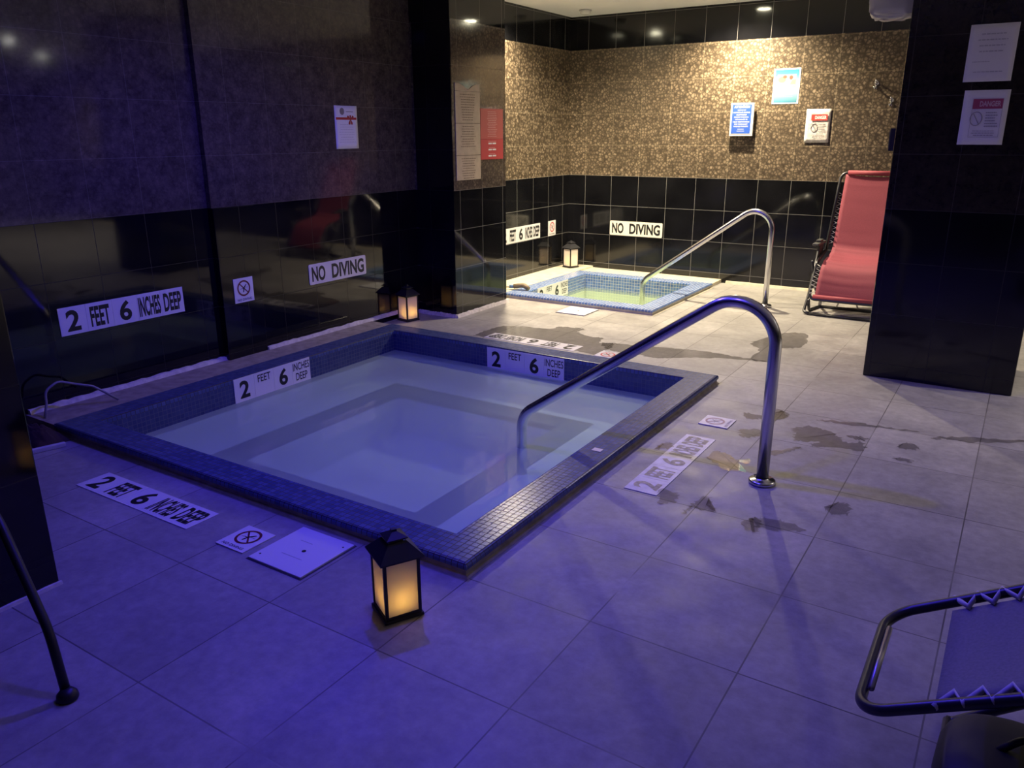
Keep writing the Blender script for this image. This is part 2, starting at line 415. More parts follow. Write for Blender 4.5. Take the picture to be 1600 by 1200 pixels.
# sealant strips and ledges
def rough_strip(name, x0, x1, y0, y1, h, mat, n=40, amp=.25):
    bm = bmesh.new(); rnd = random.Random(name); along_y = (y1-y0) > (x1-x0); L = []
    for k in range(n+1):
        t = k/n; hh = h*(1-amp*rnd.random()); ww = 1-amp*.5*rnd.random()
        if along_y:
            y = y0+(y1-y0)*t; xe = x0+(x1-x0)*ww
            L.append([bm.verts.new(v) for v in ((x0, y, .0), (x0, y, hh), (x0+(xe-x0)*.7, y, hh*.9), (xe, y, 0))])
        else:
            x = x0+(x1-x0)*t; ye = y1-(y1-y0)*ww
            L.append([bm.verts.new(v) for v in ((x, y1, .0), (x, y1, hh), (x, y1-(y1-ye)*.7, hh*.9), (x, ye, 0))])
    for a, b in zip(L, L[1:]):
        for i in range(3): bm.faces.new((a[i], a[i+1], b[i+1], b[i]))
    bm.faces.new(L[0]); bm.faces.new(L[-1][::-1])
    return bm
def lift(bm, z): bmesh.ops.translate(bm, verts=bm.verts, vec=(0, 0, z)); return bm
struct('baseboard_left', lift(rough_strip('a', XL, XL+.03, 1.9, 3.13, .03, WCAULK), .045), WCAULK)
struct('baseboard_left_middle', lift(rough_strip('b', XS, XS+.025, 3.445, 4.98, .03, WCAULK), .045), WCAULK)
struct('baseboard_column_front', rough_strip('c', XS, XC+.01, 5.035, 5.064, .03, WCAULK), WCAULK)
struct('baseboard_column_side', rough_strip('d', XC, XC+.028, 5.05, 5.82, .03, WCAULK), WCAULK)
struct('baseboard_back', rough_strip('e', -2.42, 6.2, YB-.03, YB, .03, CREAM), CREAM)
struct('baseboard_pillar', rough_strip('f', -2.53, -2.518, -.9, 1.14, .012, WCAULK), WCAULK)
struct('trim_3', box(XL, MT['inner'][0]-CW+.004, 1.885, 4.45, 0, .048), CONC)                  # ledge between wall and tub
struct('trim_4', box(XA, ST['inner'][0]-CW+.004, 5.82, YB, 0, .052, .004), CREAM)
struct('trim_5', box(XA+.3, ST['inner'][1]+CW-.02, ST['inner'][3]+CW-.004, YB, 0, .035, .004), CREAM)

# ------------------------------------------------------------------ hot tubs
def tub(name, rect, top, label, cat, mos, mosin, conc, plast, water, zw, bench, floorz, nose=None):
    t = empty(name, ((rect[0]+rect[1])/2, (rect[2]+rect[3])/2, 0), label, cat); off = t.location.copy()
    k = top
    obj('coping', ring(rect, [(0, k-.03), (0, k-.008), (.003, k-.002), (.008, k), (CW-.014, k), (CW-.005, k-.003), (CW, k-.012), (CW, k-.024), (CW-.004, k-.026), (CW-.012, k-.026)]), mos, t, off=off)
    obj('curb', ring(rect, [(CW-.012, k-.02), (CW-.008, k-.026), (CW-.006, .012), (CW+.006, .001), (CW+.012, -.004)]), conc, t, off=off)
    obj('tile_band', ring(rect, [(0, k-.03), (0, zw-.03)]), mosin, t, off=off)
    (bl, br, bn, bf) = bench     # bench widths: left right near far
    x0, x1, y0, y1 = rect
    o = obj('basin', ring(rect, [(0, zw-.03), (0, -.24)]), plast, t, off=off)
    inn = (x0+bl, x1-br, y0+bn, y1-bf)
    bm = bmesh.new(); zb = -.24
    A = [bm.verts.new((x, y, zb)) for x, y in ((x0, y0), (x1, y0), (x1, y1), (x0, y1))]
    B = [bm.verts.new((x, y, zb)) for x, y in ((inn[0], inn[2]), (inn[1], inn[2]), (inn[1], inn[3]), (inn[0], inn[3]))]
    D = [bm.verts.new((v.co.x, v.co.y, floorz)) for v in B]
    for i in range(4):
        j = (i+1) % 4; bm.faces.new((A[i], A[j], B[j], B[i])); bm.faces.new((B[i], B[j], D[j], D[i]))
    bm.faces.new(D)
    obj('bench', bm, plast, t, off=off)
    if nose:
        obj('bench_nosing', ring(inn, [(.0, zb-.03), (-.004, zb+.004), (nose, zb+.004), (nose, zb)]), NOSE, t, off=off)
    bm = bmesh.new(); n = 24
    g = [[bm.verts.new((x0+(x1-x0)*i/n, y0+(y1-y0)*j/n, zw)) for j in range(n+1)] for i in range(n+1)]
    for i in range(n):
        for j in range(n): bm.faces.new((g[i][j], g[i+1][j], g[i+1][j+1], g[i][j+1]))
    obj('water', bm, water, t, smooth=True, off=off, recalc=False)
    return t
tub('hot_tub', MT['inner'], .055, 'large square hot tub with blue mosaic coping and hazy blue water in front', 'hot tub',
    MOS_MAIN, MOS_MAIN_IN, CONC, PLAST, WATER, -.095, (.40, .60, .48, .44), -.52, nose=.16)
tub('hot_tub', ST['inner'], .05, 'small square hot tub with pale green water in the lit alcove', 'hot tub',
    MOS_SM, MOS_SM, CREAM, PLAST2, WATER2, -.095, (.2, .2, .2, .2), -.45)

# ------------------------------------------------------------------ handrails
def rail(name, y, xd, xi, zin, slope, zc, xr, r, label, foot_z=0, rt_=.17, rb=.13):
    t = empty(name, (xd, y, 0), label, 'handrail'); off = Vector((xd, y, 0))
    z1 = zc+slope*(xd-xr); z2 = zc+slope*(xi-xr)
    path = fillet([(xd, y, .004), (xd, y, z1), (xi, y, z2), (xi, y, zin)], [rt_, rb], 14)
    obj('rail', tube(bmesh.new(), path, r, 24), STEEL, t, True, off)
    bm = bmesh.new(); lathe(bm, [(0, .0), (.052, .0), (.056, .004), (.056, .014), (.05, .019), (r+.004, .021), (r+.001, .026)], (0, 0, .001), 36)
    obj('floor_flange', bm, STEEL, t, True)
    for a in (0, 120, 240): obj('screw', lathe(bmesh.new(), [(0, .0), (.005, 0), (.005, .003), (0, .004)], (.042*math.cos(R(a+30)), .042*math.sin(R(a+30)), .02), 10), BSTEEL, t, True)
    return t
rail('handrail', 3.18, -.775, -1.985, -.236, .70, .735, -1.05, .0255, 'bent steel handrail lit blue, standing beside the large hot tub')
rail('handrail', 6.80, -1.78, -2.915, -.44, .72, .745, -2.05, .0235, 'bent steel handrail standing beside the small alcove tub', rt_=.15)
# foreground rail end by the near pillar
t = empty('handrail', (-1.945, .835, 0), 'thin dark metal tube leg curving up past the near black pillar', 'handrail')
bm = bmesh.new(); tube(bm, fillet([(0, 0, 0), (-.075, .02, .17), (-.30, .05, .42), (-.58, .06, .60)], [.25, .3], 8), .0125, 16)
obj('rail', bm, BSTEEL, t, True)
obj('floor_flange', lathe(bmesh.new(), [(0, 0), (.026, 0), (.028, .004), (.026, .016), (.014, .03), (0, .03)], (0, 0, .001), 28), BSTEEL, t, True)

# ------------------------------------------------------------------ signs
def plate(parent, w_, h_, t_, mat, r=0, cx=0, cy_=0, name='plate', z0=.0008):
    bm = bmesh.new()
    if r: poly(bm, [(x+cx, y+cy_) for x, y in rrect(w_, h_, r)], z0, z0+t_)
    else: bx(bm, cx-w_/2, cx+w_/2, cy_-h_/2, cy_+h_/2, z0, z0+t_)
    return obj(name, bm, mat, parent)
def marker5(label, m4, tile=.15, group=None, face=WTILE, ink=INK, t_=.004, gap=.0012, second=INK):
    """five white tiles in a row: 2 / FEET / 6 / INCHES / DEEP; origin at left-bottom"""
    t = empty('depth_marker', None, label, 'depth marker', group, mat=m4)
    for k, (s, wf, hf) in enumerate((('2', .50, .76), ('FEET', .74, .74), ('6', .48, .76), ('INCHES', .92, .76), ('DEEP', .78, .72))):
        cx = tile*(k+.5)
        p = plate(t, tile-gap, tile, t_, face, cx=cx, cy_=tile/2, name='tile')
        text('lettering', s, tile*wf, tile*hf, cx, tile*.5, t_+.0014, ink if len(s) == 1 else second, p, bold=.03 if len(s) == 1 else .035)
    return t
def marker4(label, m4, tile=.15, group=None, face=WTILE, ink=INK):
    t = empty('depth_marker', None, label, 'depth marker', group, mat=m4)
    for k in range(4):
        cx = tile*(k+.5); p = plate(t, tile-.0012, tile, .004, face, cx=cx, cy_=tile/2, name='tile')
        z = .0054
        if k == 0: text('lettering', '2', tile*.48, tile*.72, cx, tile*.5, z, ink, p, bold=.03)
        if k == 1: text('lettering', 'FEET', tile*.66, tile*.31, cx, tile*.75, z, ink, p, bold=.012)
        if k == 2: text('lettering', '6', tile*.46, tile*.72, cx, tile*.5, z, ink, p, bold=.03)
        if k == 3:
            text('lettering', 'INCHES', tile*.92, tile*.33, cx, tile*.74, z, ink, p, bold=.012)
            text('lettering', 'DEEP', tile*.64, tile*.33, cx, tile*.30, z, ink, p, bold=.012)
    return t
def nodive_symbol(label, m4, s=.15, face=WTILE, ringm=BROWNINK, ink=INK):
    t = empty('no_diving_tile', None, label, 'sign', mat=m4)
    p = plate(t, s, s*1.04, .004, face, cx=s/2, cy_=s*.52, name='tile'); z = .0054
    bm = bmesh.new(); n = 40; cx, cy_, ro, ri = s*.5, s*.60, s*.34, s*.27
    A = [bm.verts.new((cx+ro*math.cos(2*math.pi*k/n), cy_+ro*math.sin(2*math.pi*k/n), z)) for k in range(n)]
    B = [bm.verts.new((cx+ri*math.cos(2*math.pi*k/n), cy_+ri*math.sin(2*math.pi*k/n), z)) for k in range(n)]
    for k in range(n): bm.faces.new((A[k], A[(k+1) % n], B[(k+1) % n], B[k]))
    d = s*.035
    a, b = Vector((cx-ri*.74, cy_+ri*.74, z)), Vector((cx+ri*.74, cy_-ri*.74, z)); nn = Vector((1, 1, 0)).normalized()*d*.7
    bm.faces.new([bm.verts.new(v) for v in (a-nn, b-nn, b+nn, a+nn)])
    obj('prohibition_ring', bm, ringm, p)
    bm = bmesh.new()     # diver with waves
    def quad(pts): bm.faces.new([bm.verts.new((cx+x*s, cy_+y*s, z+.0003)) for x, y in pts])
    quad([(-.06, -.17), (-.01, -.17), (.03, .0), (-.02, .02)]); quad([(-.02, .02), (.03, -.01), (.15, .14), (.12, .16)])
    quad([(-.13, .00), (-.12, -.02), (-.01, -.03), (0, 0)]); quad([(.06, .015), (.22, .02), (.22, .03), (.06, .028)])
    quad([(-.22, -.03), (-.12, -.025), (-.12, -.012), (-.22, -.018)])
    obj('diver_figure', bm, ink, p)
    text('lettering', 'NO DIVING', s*.74, s*.10, s*.5, s*.12, z, ink, p, bold=.01)
    return t
def nodiving(label, m4, w_, h_, face):
    t = empty('no_diving_sign', None, label, 'sign', mat=m4)
    p = plate(t, w_, h_, .004, face, r=.012, cx=w_/2, cy_=h_/2)
    text('lettering', 'NO', w_*.225, h_*.74, w_*.155, h_*.5, .0054, INK, p, bold=.035)
    text('lettering', 'DIVING', w_*.58, h_*.74, w_*.67, h_*.5, .0054, INK, p, bold=.035)
    return t
LW = lambda x, y, z: frame_mat((x, y, z), (0, 1, 0), (0, 0, 1))          # on a wall facing +X
BW = lambda x, y, z: frame_mat((x, y, z), (1, 0, 0), (0, 0, 1))          # on a wall facing -Y
marker5('five-tile 2 FEET 6 INCHES DEEP marker on the dark left wall, leftmost', LW(XL, 2.136, .411))
nodive_symbol('no diving symbol tile on black wall between depth marker and NO DIVING sign', LW(XS+.0125, 3.216, .402))
nodiving('long NO DIVING sign on the left wall above the large hot tub', LW(XS, 3.866, .417), .575, .143, simple('sign face dulled', (.72, .68, .66), .4))
marker4('four depth tiles on the left inside wall of the large hot tub, touching the water', LW(MT['inner'][0]+.0, 2.85, -.098))
marker4('four depth tiles on the far inside wall of the large hot tub', BW(-2.955, MT['inner'][3], -.105))
marker5('five-tile depth marker on the floor in front of the large hot tub', frame_mat((-3.25, 1.598, 0), (1, 0, 0), (0, 1, 0)), t_=.002)
nodive_symbol('no diving symbol tile on the floor between depth marker and white cover plate', frame_mat((-2.318, 1.59, 0), (1, 0, 0), (0, 1, 0)), .148)
marker5('upside-down five-tile depth marker on the floor behind the large hot tub', frame_mat((-2.48, 4.79, 0), (-1, 0, 0), (0, -1, 0)), tile=.149, t_=.002)
nodive_symbol('no diving tile on the wet floor behind the large tub, partly behind the handrail', frame_mat((-2.16, 4.765, 0), (-1, 0, 0), (0, -1, 0)), .148, ringm=REDINK)
marker5('worn five-tile depth marker on the floor right of the large hot tub', frame_mat((-1.105, 2.82, 0), (0, 1, 0), (-1, 0, 0)), tile=.147, face=WORNTILE, ink=WORN, second=WORN, t_=.002)
nodive_symbol('faded no diving tile on the floor right of the large tub, beside the handrail', frame_mat((-1.105, 3.73, 0), (0, 1, 0), (-1, 0, 0)), .146, face=WORNTILE, ringm=simple('faded red ring', (.45, .28, .27), .6), ink=simple('faded ink', (.4, .36, .36), .6))
marker5('five-tile depth marker on the alcove wall above the small hot tub', LW(XA, 6.365, .40), tile=.1495)
nodive_symbol('small no diving symbol tile on the alcove left wall near the corner', LW(XA, 7.285, .395), ringm=REDINK)
nodiving('long cream NO DIVING sign on the black alcove back wall', BW(-3.71, YB-.005, .40), .59, .148, CREAMSIGN)
marker4('four depth tiles on the left inside wall of the small hot tub', LW(ST['inner'][0], 6.27, -.10), tile=.148)

PAPER = simple('white paper', (.80, .78, .80), .6)
PLAM = simple('laminated paper', (.74, .74, .76), .25)
def flyer_plate(parent, w_, h_, mat, curl=.01, name='sheet'):
    bm = bmesh.new(); n = 8; g = []
    for i in range(n+1):
        row = []
        for j in range(n+1):
            x, y = w_*i/n, h_*j/n
            zz = .0015+curl*((1-j/n)**2)*(0.3+.7*abs(i/n-.4))
            row.append(bm.verts.new((x, y, zz)))
        g.append(row)
    for i in range(n):
        for j in range(n): bm.faces.new((g[i][j], g[i+1][j], g[i+1][j+1], g[i][j+1]))
    o = obj(name, bm, mat, parent, True)
    md = o.modifiers.new('t', 'SOLIDIFY'); md.thickness = .0006; md.offset = -1; return o
# festive flyer on left wall
t = empty('flyer', None, 'white flyer with red ribbon bow taped to the dark left wall', 'flyer', mat=LW(XS, 4.22, 1.33))
s = flyer_plate(t, .225, .29, PAPER, .0)
bm = bmesh.new(); pts = [(.075+.022*math.cos(2*math.pi*k/24), .252+.024*math.sin(2*math.pi*k/24)) for k in range(24)]; poly(bm, pts, .0018, .0024)
obj('round_emblem', bm, GREYINK, s)
bars('text_lines', [(.115, .185, .248, .252)], GREYINK, s, .0022); 
bars('ribbon', [(.012, .215, .196, .212)], REDINK, s, .0024)
bm = bmesh.new()
for (a, b) in ((25, .030), (155, .030), (-70, .036), (-110, .036), (90, .02)):
    c, sn = math.cos(R(a)), math.sin(R(a)); poly(bm, [(.155, .204), (.155+b*c-.010*sn, .204+b*sn+.010*c), (.155+b*1.2*c, .204+b*1.2*sn), (.155+b*c+.010*sn, .204+b*sn-.010*c)], .0024, .0032)
obj('bow', bm, simple('bow red', (.38, .03, .02), .5), s)
bars('text_lines', textrows(.03, .20, .165, 8, .017, .0025, seed=3), simple('faint print', (.5, .48, .52), .6), s, .0022)
# tan notices and red sign on the column side
TAN = simple('tan engraved board', (.46, .37, .26), .55, noise=.1, nscale=20)
TANINK = simple('dark brown print', (.14, .095, .06), .6)
t = empty('notice_board', None, 'tall tan three-part notice board on the column side by the alcove', 'notice', mat=LW(XC, 5.105, 1.08))
m_ = [(0, 0, .325, .185), (0, .189, .325, .235), (0, .428, .325, .23)]
for k, (x, y, w_, h_) in enumerate(m_):
    p = plate(t, w_, h_, .006, TAN, cx=w_/2, cy_=y+h_/2, name='panel')
    bars('text_lines', textrows(.06, .26, y+h_-.02, 9 if k < 2 else 11, .0185, .005, seed=20+k), TANINK, p, .0072)
bm = bmesh.new()     # scalloped header
poly(bm, [(0, .661), (.325, .661), (.325, .715)] + [(.325-.02-.11*q/6*1.0, .715-.035*(q/6)**2) for q in range(1, 7)] + [(.16, .672)] + [(.14-.12*q/6, .68+.035*(1-(1-q/6)**2)) for q in range(1, 7)] + [(0, .715)], .0008, .0065)
obj('header_panel', bm, TAN, t)
t = empty('red_notice', None, 'red notice with white print on the column side, right of the tan board', 'notice', mat=LW(XC, 5.437, 1.228))
RED1 = simple('red board', (.50, .055, .06), .4); RED2 = simple('red board upper', (.50, .10, .09), .4)
p1 = plate(t, .322, .158, .006, RED1, cx=.161, cy_=.079, name='lower_panel'); p2 = plate(t, .322, .232, .006, RED2, cx=.161, cy_=.276, name='upper_panel')
PINK = simple('pale print on red', (.68, .35, .33), .5)
bars('text_lines', textrows(.09, .235, .37, 15, .0135, .004, seed=5), PINK, p2, .0072)
bars('text_lines', [r for k in range(3) for r in textrows(.10, .22, .142-k*.048, 1, .01, .004, seed=6+k)], PINK, p1, .0072)
for k in range(3):
    for a, b in ((.105, .155), (.165, .215)): bars('number_box', [(a, b, .118-k*.048, .130-k*.048)], WHITE, p1, .0074)
# alcove back wall posters
t = empty('attention_sign', None, 'blue ATTENTION sign with pink border standing off the granite wall', 'sign', mat=BW(-2.485, YB-.03, 1.40))
plate(t, .215, .29, .022, WHITE, cx=.1075, cy_=.145, name='board', z0=.004)
p = plate(t, .205, .28, .001, simple('pink border', (.62, .30, .34), .5), cx=.105, cy_=.148, name='border', z0=.026)
plate(t, .193, .268, .001, WHITE, cx=.105, cy_=.148, name='border_white', z0=.0272)
q = plate(t, .180, .256, .001, simple('royal blue face', (.03, .09, .42), .4), cx=.105, cy_=.148, name='face', z0=.0284)
text('lettering', 'ATTENTION', .145, .022, .105, .255, .0300, WHITE, q, bold=.02)
for k, s_ in enumerate(('USING OF', 'ELECTRONIC DEVICES', 'UNATTENDED', 'INSIDE THE SPA', 'WE CANNOT BE', 'HELD RESPONSIBLE', 'FOR YOUR LOST', 'PHONES POCKETS')):
    text('lettering', s_, min(.155, .0095*len(s_)), .010, .105, .226-k*.0205, .0300, WHITE, q, bold=.02)
bars('text_lines', [(.075, .135, .057, .060), (.07, .14, .040, .043)], WHITE, q, .0298)
t = empty('massage_poster', None, 'light blue poster with a photo of people lying down, highest on the granite wall', 'poster', mat=BW(-2.13, YB-.002, 1.675))
m_, nt, out = newmat('poster gradient print'); g_ = G(nt); tc = g_.n('ShaderNodeTexCoord'); sxx = g_.n('ShaderNodeSeparateXYZ'); g_.l(tc.outputs['Object'], sxx.inputs[0])
b_ = g_.n('ShaderNodeBsdfPrincipled'); g_.l(b_.outputs[0], out.inputs[0]); b_.inputs['Roughness'].default_value = .35
g_.l(g_.ramp(g_.m('DIVIDE', sxx.outputs[1], .30), [(0, (.02, .15, .24)), (.35, (.24, .38, .40)), (.55, (.36, .40, .38)), (.8, (.07, .26, .34)), (1, (.02, .16, .25))]), b_.inputs['Base Color'])
plate(t, .235, .30, .001, PLAM, cx=.1175, cy_=.15, name='border')
p = plate(t, .208, .278, .0008, m_, cx=.1175, cy_=.15, name='face', z0=.002)
plate(p, .165, .105, .0006, simple('poster photo light', (.42, .37, .30), .4), cx=.1175, cy_=.195, name='photo', z0=.003)
bm = bmesh.new()
for (cx, cy_, a, b) in ((.075, .205, .034, .026),): poly(bm, [(cx+a*math.cos(2*math.pi*k/20), cy_+b*math.sin(2*math.pi*k/20)) for k in range(20)], .0037, .0041)
obj('face_shape', bm, simple('poster skin', (.50, .27, .13), .5), p)
bm = bmesh.new(); poly(bm, [(.1+.018*math.cos(2*math.pi*k/20), .228+.014*math.sin(2*math.pi*k/20)) for k in range(20)], .0042, .0045); poly(bm, [(.155+.016*math.cos(2*math.pi*k/20), .222+.018*math.sin(2*math.pi*k/20)) for k in range(20)], .0042, .0045)
obj('hair_shapes', bm, simple('poster hair', (.14, .07, .05), .5), p)
bm = bmesh.new(); poly(bm, [(.15, .165), (.195, .165), (.195, .205), (.165, .20)], .0037, .0041)
obj('towel_shape', bm, simple('poster coral', (.55, .22, .18), .5), p)
bars('text_lines', textrows(.05, .185, .132, 6, .014, .0035, seed=9), simple('poster print', (.25, .42, .5), .5), p, .0032)
def danger(label, m4, paper, w_=.215, h_=.285, ink=GREYINK, red=REDINK, wrinkle=.006, frame=False, let=None):
    t = empty('danger_notice', None, label, 'notice', mat=m4)
    s = flyer_plate(t, w_, h_, paper, wrinkle); z = wrinkle*.9+.003
    x0 = w_*.22; x1 = w_*.88
    bm = bmesh.new(); bx(bm, x0, x1, h_*.66, h_*.84, z-.0004, z); obj('header_band', bm, red, s)
    text('lettering', 'DANGER', (x1-x0)*.70, h_*.10, (x0+x1)/2+.012, h_*.75, z+.0006, let or WHITE, s, bold=.03)
    bm = bmesh.new(); n = 30; cx, cy_ = w_*.34, h_*.48; r_ = w_*.13
    path = [(cx+r_*math.cos(2*math.pi*k/n), cy_+r_*1.25*math.sin(2*math.pi*k/n), z) for k in range(n)]
    tube(bm, path, .0022, 6, closed=True); tube(bm, [(cx-r_*.5, cy_+r_*.9, z), (cx+r_*.5, cy_-r_*.9, z)], .002, 6)
    obj('prohibition_symbol', bm, ink, s)
    bars('text_lines', textrows(w_*.54, w_*.85, h_*.60, 6, h_*.05, .005, 'L', seed=11)+textrows(w_*.25, w_*.85, h_*.26, 3, h_*.04, .003, seed=12), ink, s, z)
    if frame: bars('outline', [(x0, x0+.0015, h_*.14, h_*.84), (x1-.0015, x1, h_*.14, h_*.84), (x0, x1, h_*.14, h_*.145)], ink, s, z)
    return t
danger('crinkled white DANGER notice on the granite wall, lowest right of the posters', BW(-1.81, YB-.005, 1.34), simple('crinkled plastic sleeve', (.62, .58, .55), .3, noise=.25, nscale=25, bump=.8), .21, .285, red=simple('bright red band', (.55, .05, .04), .4))
YC = 5.09
danger('white DANGER paper on the dark right column, below the other sheet', BW(-.387, YC-.002, 1.362), PAPER, .212, .276, ink=simple('purple grey print', (.36, .33, .38), .6), red=simple('dark red band', (.38, .06, .14), .5), wrinkle=.002, frame=True, let=simple('pink letters', (.62, .42, .50), .5))
t = empty('printed_sheet', None, 'white printed sheet on the dark right column, above the DANGER paper', 'notice', mat=BW(-.405, YC-.002, 1.68))
s = flyer_plate(t, .22, .28, PAPER, .001)
bars('text_lines', textrows(.035, .185, .235, 4, .028, .006, seed=14)+textrows(.03, .11, .10, 1, .02, .004, seed=15)+textrows(.025, .19, .05, 1, .02, .004, seed=16), simple('faint grey print', (.52, .5, .54), .6), s, .0034)

# ------------------------------------------------------------------ white cover plates in the floor
def cover(label, cx, cy_, s, rot):
    t = empty('skimmer_cover', (cx, cy_, 0), label, 'access cover', rotz=R(rot))
    obj('lid', box(-s/2, s/2, -s/2, s/2, .0005, .008, .002), simple('white plastic lid', (.74, .73, .74), .35), t)
    bm = bmesh.new(); lathe(bm, [(0, .0), (.008, .0), (.008, .0012), (0, .0012)], (.01, 0, .0078), 16)
    lathe(bm, [(0, .0), (.0035, .0), (.0035, .0012), (0, .0012)], (s*.42, s*.36, .0078), 10); lathe(bm, [(0, .0), (.0035, .0), (.0035, .0012), (0, .0012)], (-s*.42, -s*.36, .0078), 10)
    obj('finger_hole', bm, INK, t)
    bars('small_print', [(-.06, .0, .05, .053), (-.05, .05, -.05, -.047)], simple('lid print', (.5, .5, .5), .5), t, .0083)
    bm = bmesh.new()
    for a in ((-s/2-.006, s/2+.006, -s/2-.006, -s/2), (-s/2-.006, s/2+.006, s/2, s/2+.006), (-s/2-.006, -s/2, -s/2, s/2), (s/2, s/2+.006, -s/2, s/2)): bx(bm, *a, .0004, .0015)
    obj('frame', bm, simple('dark gap', (.05, .045, .05), .7), t)
cover('white square floor cover in front of the large hot tub, beside the lantern', -1.998, 1.713, .262, 0)
cover('white square floor cover in front of the small hot tub', -3.06, 5.785, .262, 0)

# ------------------------------------------------------------------ lanterns
def lantern(label, x, y, z, rotdeg, power, flame=6):
    t = empty('lantern', (x, y, z), label, 'lantern', 'candle lanterns on the floor', rotz=R(rotdeg))
    hb = .054; zt = .205
    obj('base', bx(bx(bmesh.new(), -.064, .064, -.064, .064, .001, .012, .002), -.058, .058, -.058, .058, .012, .02), BLKMET, t)
    bm = bmesh.new()
    for sx_ in (-1, 1):
        for sy_ in (-1, 1): bx(bm, sx_*hb-.005, sx_*hb+.005, sy_*hb-.005, sy_*hb+.005, .02, zt, .001)
    for s_ in (-1, 1):
        bx(bm, -hb, hb, s_*hb-.004, s_*hb+.004, zt-.008, zt); bx(bm, s_*hb-.004, s_*hb+.004, -hb, hb, zt-.008, zt)
    obj('frame', bm, BLKMET, t)
    for a in range(4):
        bm = bmesh.new(); bx(bm, -hb+.005, hb-.005, hb-.001, hb+.001, .02, zt-.008)
        bmesh.ops.rotate(bm, verts=bm.verts, cent=(0, 0, 0), matrix=Matrix.Rotation(a*math.pi/2, 3, 'Z'))
        obj('pane', bm, FROST, t)
    bm = bmesh.new(); pr = [(.070, zt), (.071, zt+.005), (.030, zt+.048), (.027, zt+.048), (.066, zt+.001)]
    def sq(r, z_): return [bm.verts.new((sx_*r, sy_*r, z_)) for sx_, sy_ in ((-1, -1), (1, -1), (1, 1), (-1, 1))]
    L = [sq(r, z_) for r, z_ in pr]
    for a, b in zip(L, L[1:]+[L[0]]):
        for i in range(4): bm.faces.new((a[i], a[(i+1) % 4], b[(i+1) % 4], b[i]))
    obj('roof', bm, BLKMET, t)
    bm = bmesh.new(); bx(bm, -.022, .022, -.022, .022, zt+.046, zt+.056)
    L = [sq(.033, zt+.056), sq(.034, zt+.060), sq(.008, zt+.075), sq(.008, zt+.082)]
    bm.faces.new(L[0][::-1]); bm.faces.new(L[-1])
    for a, b in zip(L, L[1:]):
        for i in range(4): bm.faces.new((a[i], a[(i+1) % 4], b[(i+1) % 4], b[i]))
    obj('cap', bm, BLKMET, t)
    c = obj('candle', lathe(bmesh.new(), [(0, 0), (.02, 0), (.02, .035), (.012, .037), (0, .035)], (0, 0, .021), 20), simple('ivory candle', (.7, .6, .4), .6), t, True)
    obj('flame', lathe(bmesh.new(), [(0, 0), (.006, .008), (.005, .018), (0, .03)], (0, 0, .057), 12), simple('flame glow', (1, .5, .1), .5, emit=(1, .55, .08), es=flame), c, True)
    ld = bpy.data.lights.new('candle_light', 'POINT'); ld.color = (1, .58, .10); ld.energy = power; ld.shadow_soft_size = .012
    lo = bpy.data.objects.new('candle_light', ld); C.objects.link(lo); lo.parent = c; lo.location = (.022*0, -.018, .072)
    lo.location = (.0, -.014, .062); ld.energy = power*.62
    return t
lantern('lit black lantern on the floor in front of the large hot tub, nearest', -1.471, 1.619, 0, 61.5-90+90, .16)
lantern('lit black lantern in the corner behind the large hot tub by the column', -4.065, 4.79, 0, 79.4, .22)
lantern('lit lantern on the cream ledge in the alcove corner behind the small tub', -4.06, 7.50, .052, 71, .28)

# ------------------------------------------------------------------ lamps
def downlight(i, x, y, col, watts, cone, label):
    t = empty('ceiling_downlight', (x, y, CEIL), label, 'ceiling light')
    obj('trim_ring', lathe(bmesh.new(), [(.062, -.002), (.085, -.002), (.09, -.006), (.085, -.012), (.066, -.014), (.062, -.008)], (0, 0, 0), 32), simple('white metal trim', (.7, .7, .7), .4), t, True)
    le = simple('warm lamp lens %d' % i, (1, 1, 1), .5, emit=tuple(min(1, c*1.1) for c in col), es=60)
    obj('lens', lathe(bmesh.new(), [(0, -.012), (.05, -.012), (.062, -.009), (.062, -.003), (0, -.003)], (0, 0, 0), 32), le, t, True)
    return t
def spot(parent, col, watts, cone, size, loc=(0, 0, -.03), aim=(0, 0, -1), blend=.6):
    ld = bpy.data.lights.new('lamp_light', 'SPOT'); ld.color = col; ld.energy = watts; ld.spot_size = R(cone); ld.spot_blend = blend; ld.shadow_soft_size = size
    lo = bpy.data.objects.new('lamp_light', ld); C.objects.link(lo); lo.parent = parent; lo.location = loc
    lo.rotation_euler = Vector(aim).to_track_quat('-Z', 'Y').to_euler(); return lo
wl = ['recessed ceiling downlight in the alcove in front of the granite back wall', 'recessed ceiling downlight at the alcove left wall beside the column',
      'recessed ceiling downlight at the far right of the room', 'added ceiling downlight for the floor on the right side of the room']
k = 0
for i, (kind, x, y, col, watts, cone, aim) in enumerate(LAMPS):
    if kind == 'down':
        t = downlight(i, x, y, col, watts, cone, wl[k]); k += 1
        spot(t, col, watts, cone, .035, blend=.9)
    else:
        t = empty('blue_spotlight', (x, y, CEIL), 'blue ceiling spotlight over the large hot tub' if y > 2 else 'unseen blue ceiling spotlight by the near corner of the large hot tub', 'spotlight')
        obj('housing', lathe(bmesh.new(), [(0, 0), (.05, 0), (.05, -.05), (.04, -.055), (.04, -.03), (0, -.03)], (0, 0, 0), 28), simple('black lamp housing', (.02, .02, .02), .4), t, True)
        obj('lens', lathe(bmesh.new(), [(0, -.036), (.038, -.036), (.038, -.031), (0, -.031)], (0, 0, 0), 28), simple('blue lens', (.1, .1, 1), .5, emit=(.05, .03, 1), es=25), t, True)
        spot(t, col, watts, cone, .045, loc=(0, 0, -.065), aim=aim)

